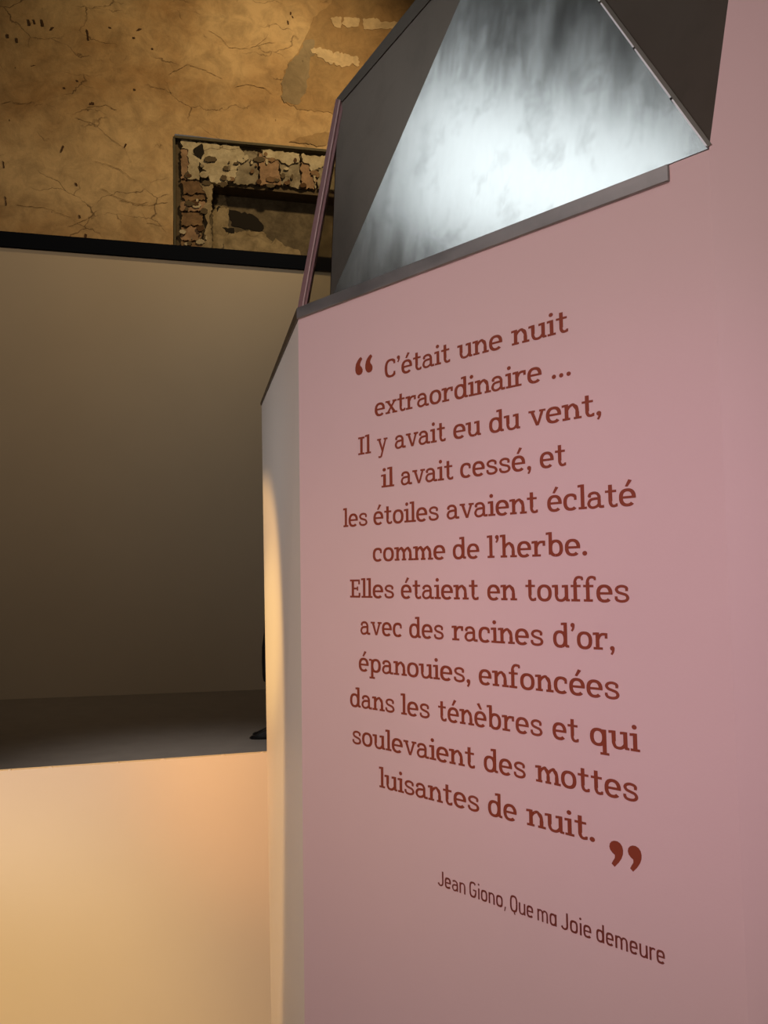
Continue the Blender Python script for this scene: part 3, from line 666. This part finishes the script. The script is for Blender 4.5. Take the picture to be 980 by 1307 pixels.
#PERSON
# ------------------------------------------------------------------ visitor standing behind the column, in profile
toe = at_z(318, 941, 0.02)
pr = empty('person', (toe.x + .16, toe.y + .05, 0)); tag(pr, 'person in black standing behind the column, only shoe tip and coat edge showing', 'person')
ox, oy = toe.x + .20, toe.y + .02
def pp(o): o.parent = pr; rel(o, pr); return o
def skin_obj(name, verts, edges, radii, mat):
    me = bpy.data.meshes.new(name); me.from_pydata([(ox + a, oy + b, c) for a, b, c in verts], edges, []); me.materials.append(mat)
    o = bpy.data.objects.new(name, me); COL.objects.link(o); sk = o.modifiers.new('skin', 'SKIN')
    sk.use_smooth_shade = True; lay = me.skin_vertices[0].data if me.skin_vertices else None
    if lay is None:
        bm = bmesh.new(); bm.from_mesh(me); bm.verts.layers.skin.verify(); bm.to_mesh(me); bm.free(); lay = me.skin_vertices[0].data
    for i, r in enumerate(radii): lay[i].radius = r if isinstance(r, tuple) else (r, r)
    lay[0].use_root = True
    sb = o.modifiers.new('sub', 'SUBSURF'); sb.levels = 1; sb.render_levels = 2
    return pp(o)
bv = [(.06, .10, .96), (.06, .10, 1.14), (.075, .10, 1.34), (.07, .10, 1.46), (.055, .10, 1.53), (.045, .10, 1.62), (.05, .10, 1.70),
      (.05, .01, .90), (.03, .00, .50), (.035, .00, .09), (.06, .19, .90), (.05, .20, .50), (.06, .20, .09),
      (.09, -.06, 1.39), (.13, -.13, 1.12), (.06, -.10, .93), (.09, .26, 1.39), (.13, .33, 1.12), (.06, .29, .93), (.045, .01, .80), (.05, .19, .80)]
be = [(0, 1), (1, 2), (2, 3), (3, 4), (4, 5), (5, 6), (0, 7), (7, 19), (19, 8), (8, 9), (0, 10), (10, 20), (20, 11), (11, 12), (2, 13), (13, 14), (14, 15), (2, 16), (16, 17), (17, 18)]
br = [(.12, .15), (.10, .13), (.11, .15), .055, .05, .082, .06, .085, .055, .04, .085, .055, .04, .055, .045, .035, .055, .045, .035, .08, .08]
skin_obj('body', bv, be, br, M['skin'])
for sy in (-1, 1):
    yb = .10
    skin_obj('sleeve', [(.085, yb + sy * .12, 1.41), (.09, yb + sy * .17, 1.37), (.13, yb + sy * .235, 1.12), (.07, yb + sy * .21, .95)], [(0, 1), (1, 2), (2, 3)], [.06, .075, .062, .055], M['coat'])
def lathe(name, rings, mat, n=20):
    V = []; Fc = []
    for cx, cy, rx, ry, z in rings:
        for i in range(n):
            a = 2 * math.pi * i / n; V.append((ox + cx + rx * math.cos(a), oy + cy + ry * math.sin(a), z))
    for r in range(len(rings) - 1):
        for i in range(n): Fc.append((r * n + i, r * n + (i + 1) % n, (r + 1) * n + (i + 1) % n, (r + 1) * n + i))
    Fc.append(tuple(range(n))); Fc.append(tuple(range(len(rings) * n - 1, (len(rings) - 1) * n - 1, -1)))
    return pp(link(name, V, Fc, mat, None, True))
lathe('coat', [(.075, .10, .140, .22, .60), (.078, .10, .155, .235, .66), (.076, .10, .161, .225, .80), (.07, .10, .155, .205, .96), (.065, .10, .130, .185, 1.12), (.08, .10, .140, .205, 1.30), (.085, .10, .115, .185, 1.42), (.075, .10, .07, .09, 1.49)], M['coat'])
for sy in (-1, 1):
    yy = .10 + sy * .10
    lathe('trouser_leg', [(.045, yy, .062, .07, .07), (.045, yy, .062, .07, .2), (.04, yy, .07, .08, .45), (.05, yy, .085, .095, .62)], M['coat'], 14)
    s_ = [(.10, .0), (.10, .0)]
    # shoe: sole outline lofted to the instep
    out = [(-.20, 0), (-.175, .030), (-.12, .045), (-.04, .040), (.04, .033), (.085, .025), (.10, 0)]
    ring = out + [(a, -b) for a, b in out[-2:0:-1]]
    V = []; Fc = []; n = len(ring)
    lev = [(0.0, 1, lambda a: 0), (.020, 1.0, lambda a: 0), (.042, .95, lambda a: max(0, (a + .17) * .30)), (.052, .72, lambda a: max(0, (a + .16) * .42))]
    for z_, sc, h in lev:
        for a, b in ring: V.append((ox + (a * (1 if z_ < .03 else sc) + (0 if z_ < .03 else .012)), oy + yy + b * sc, z_ * (1 if a > -.15 else .8) + h(a)))
    for r in range(3):
        for i in range(n): Fc.append((r * n + i, r * n + (i + 1) % n, (r + 1) * n + (i + 1) % n, (r + 1) * n + i))
    Fc.append(tuple(range(n))); Fc.append(tuple(range(4 * n - 1, 3 * n - 1, -1)))
    pp(link('shoe', V, Fc, M['leather'], None, True))
lathe('hair', [(.075, .10, .085, .088, 1.57), (.068, .10, .095, .098, 1.64), (.060, .10, .100, .095, 1.71), (.052, .10, .085, .08, 1.765), (.05, .10, .03, .03, 1.79)], M['hair'], 16)
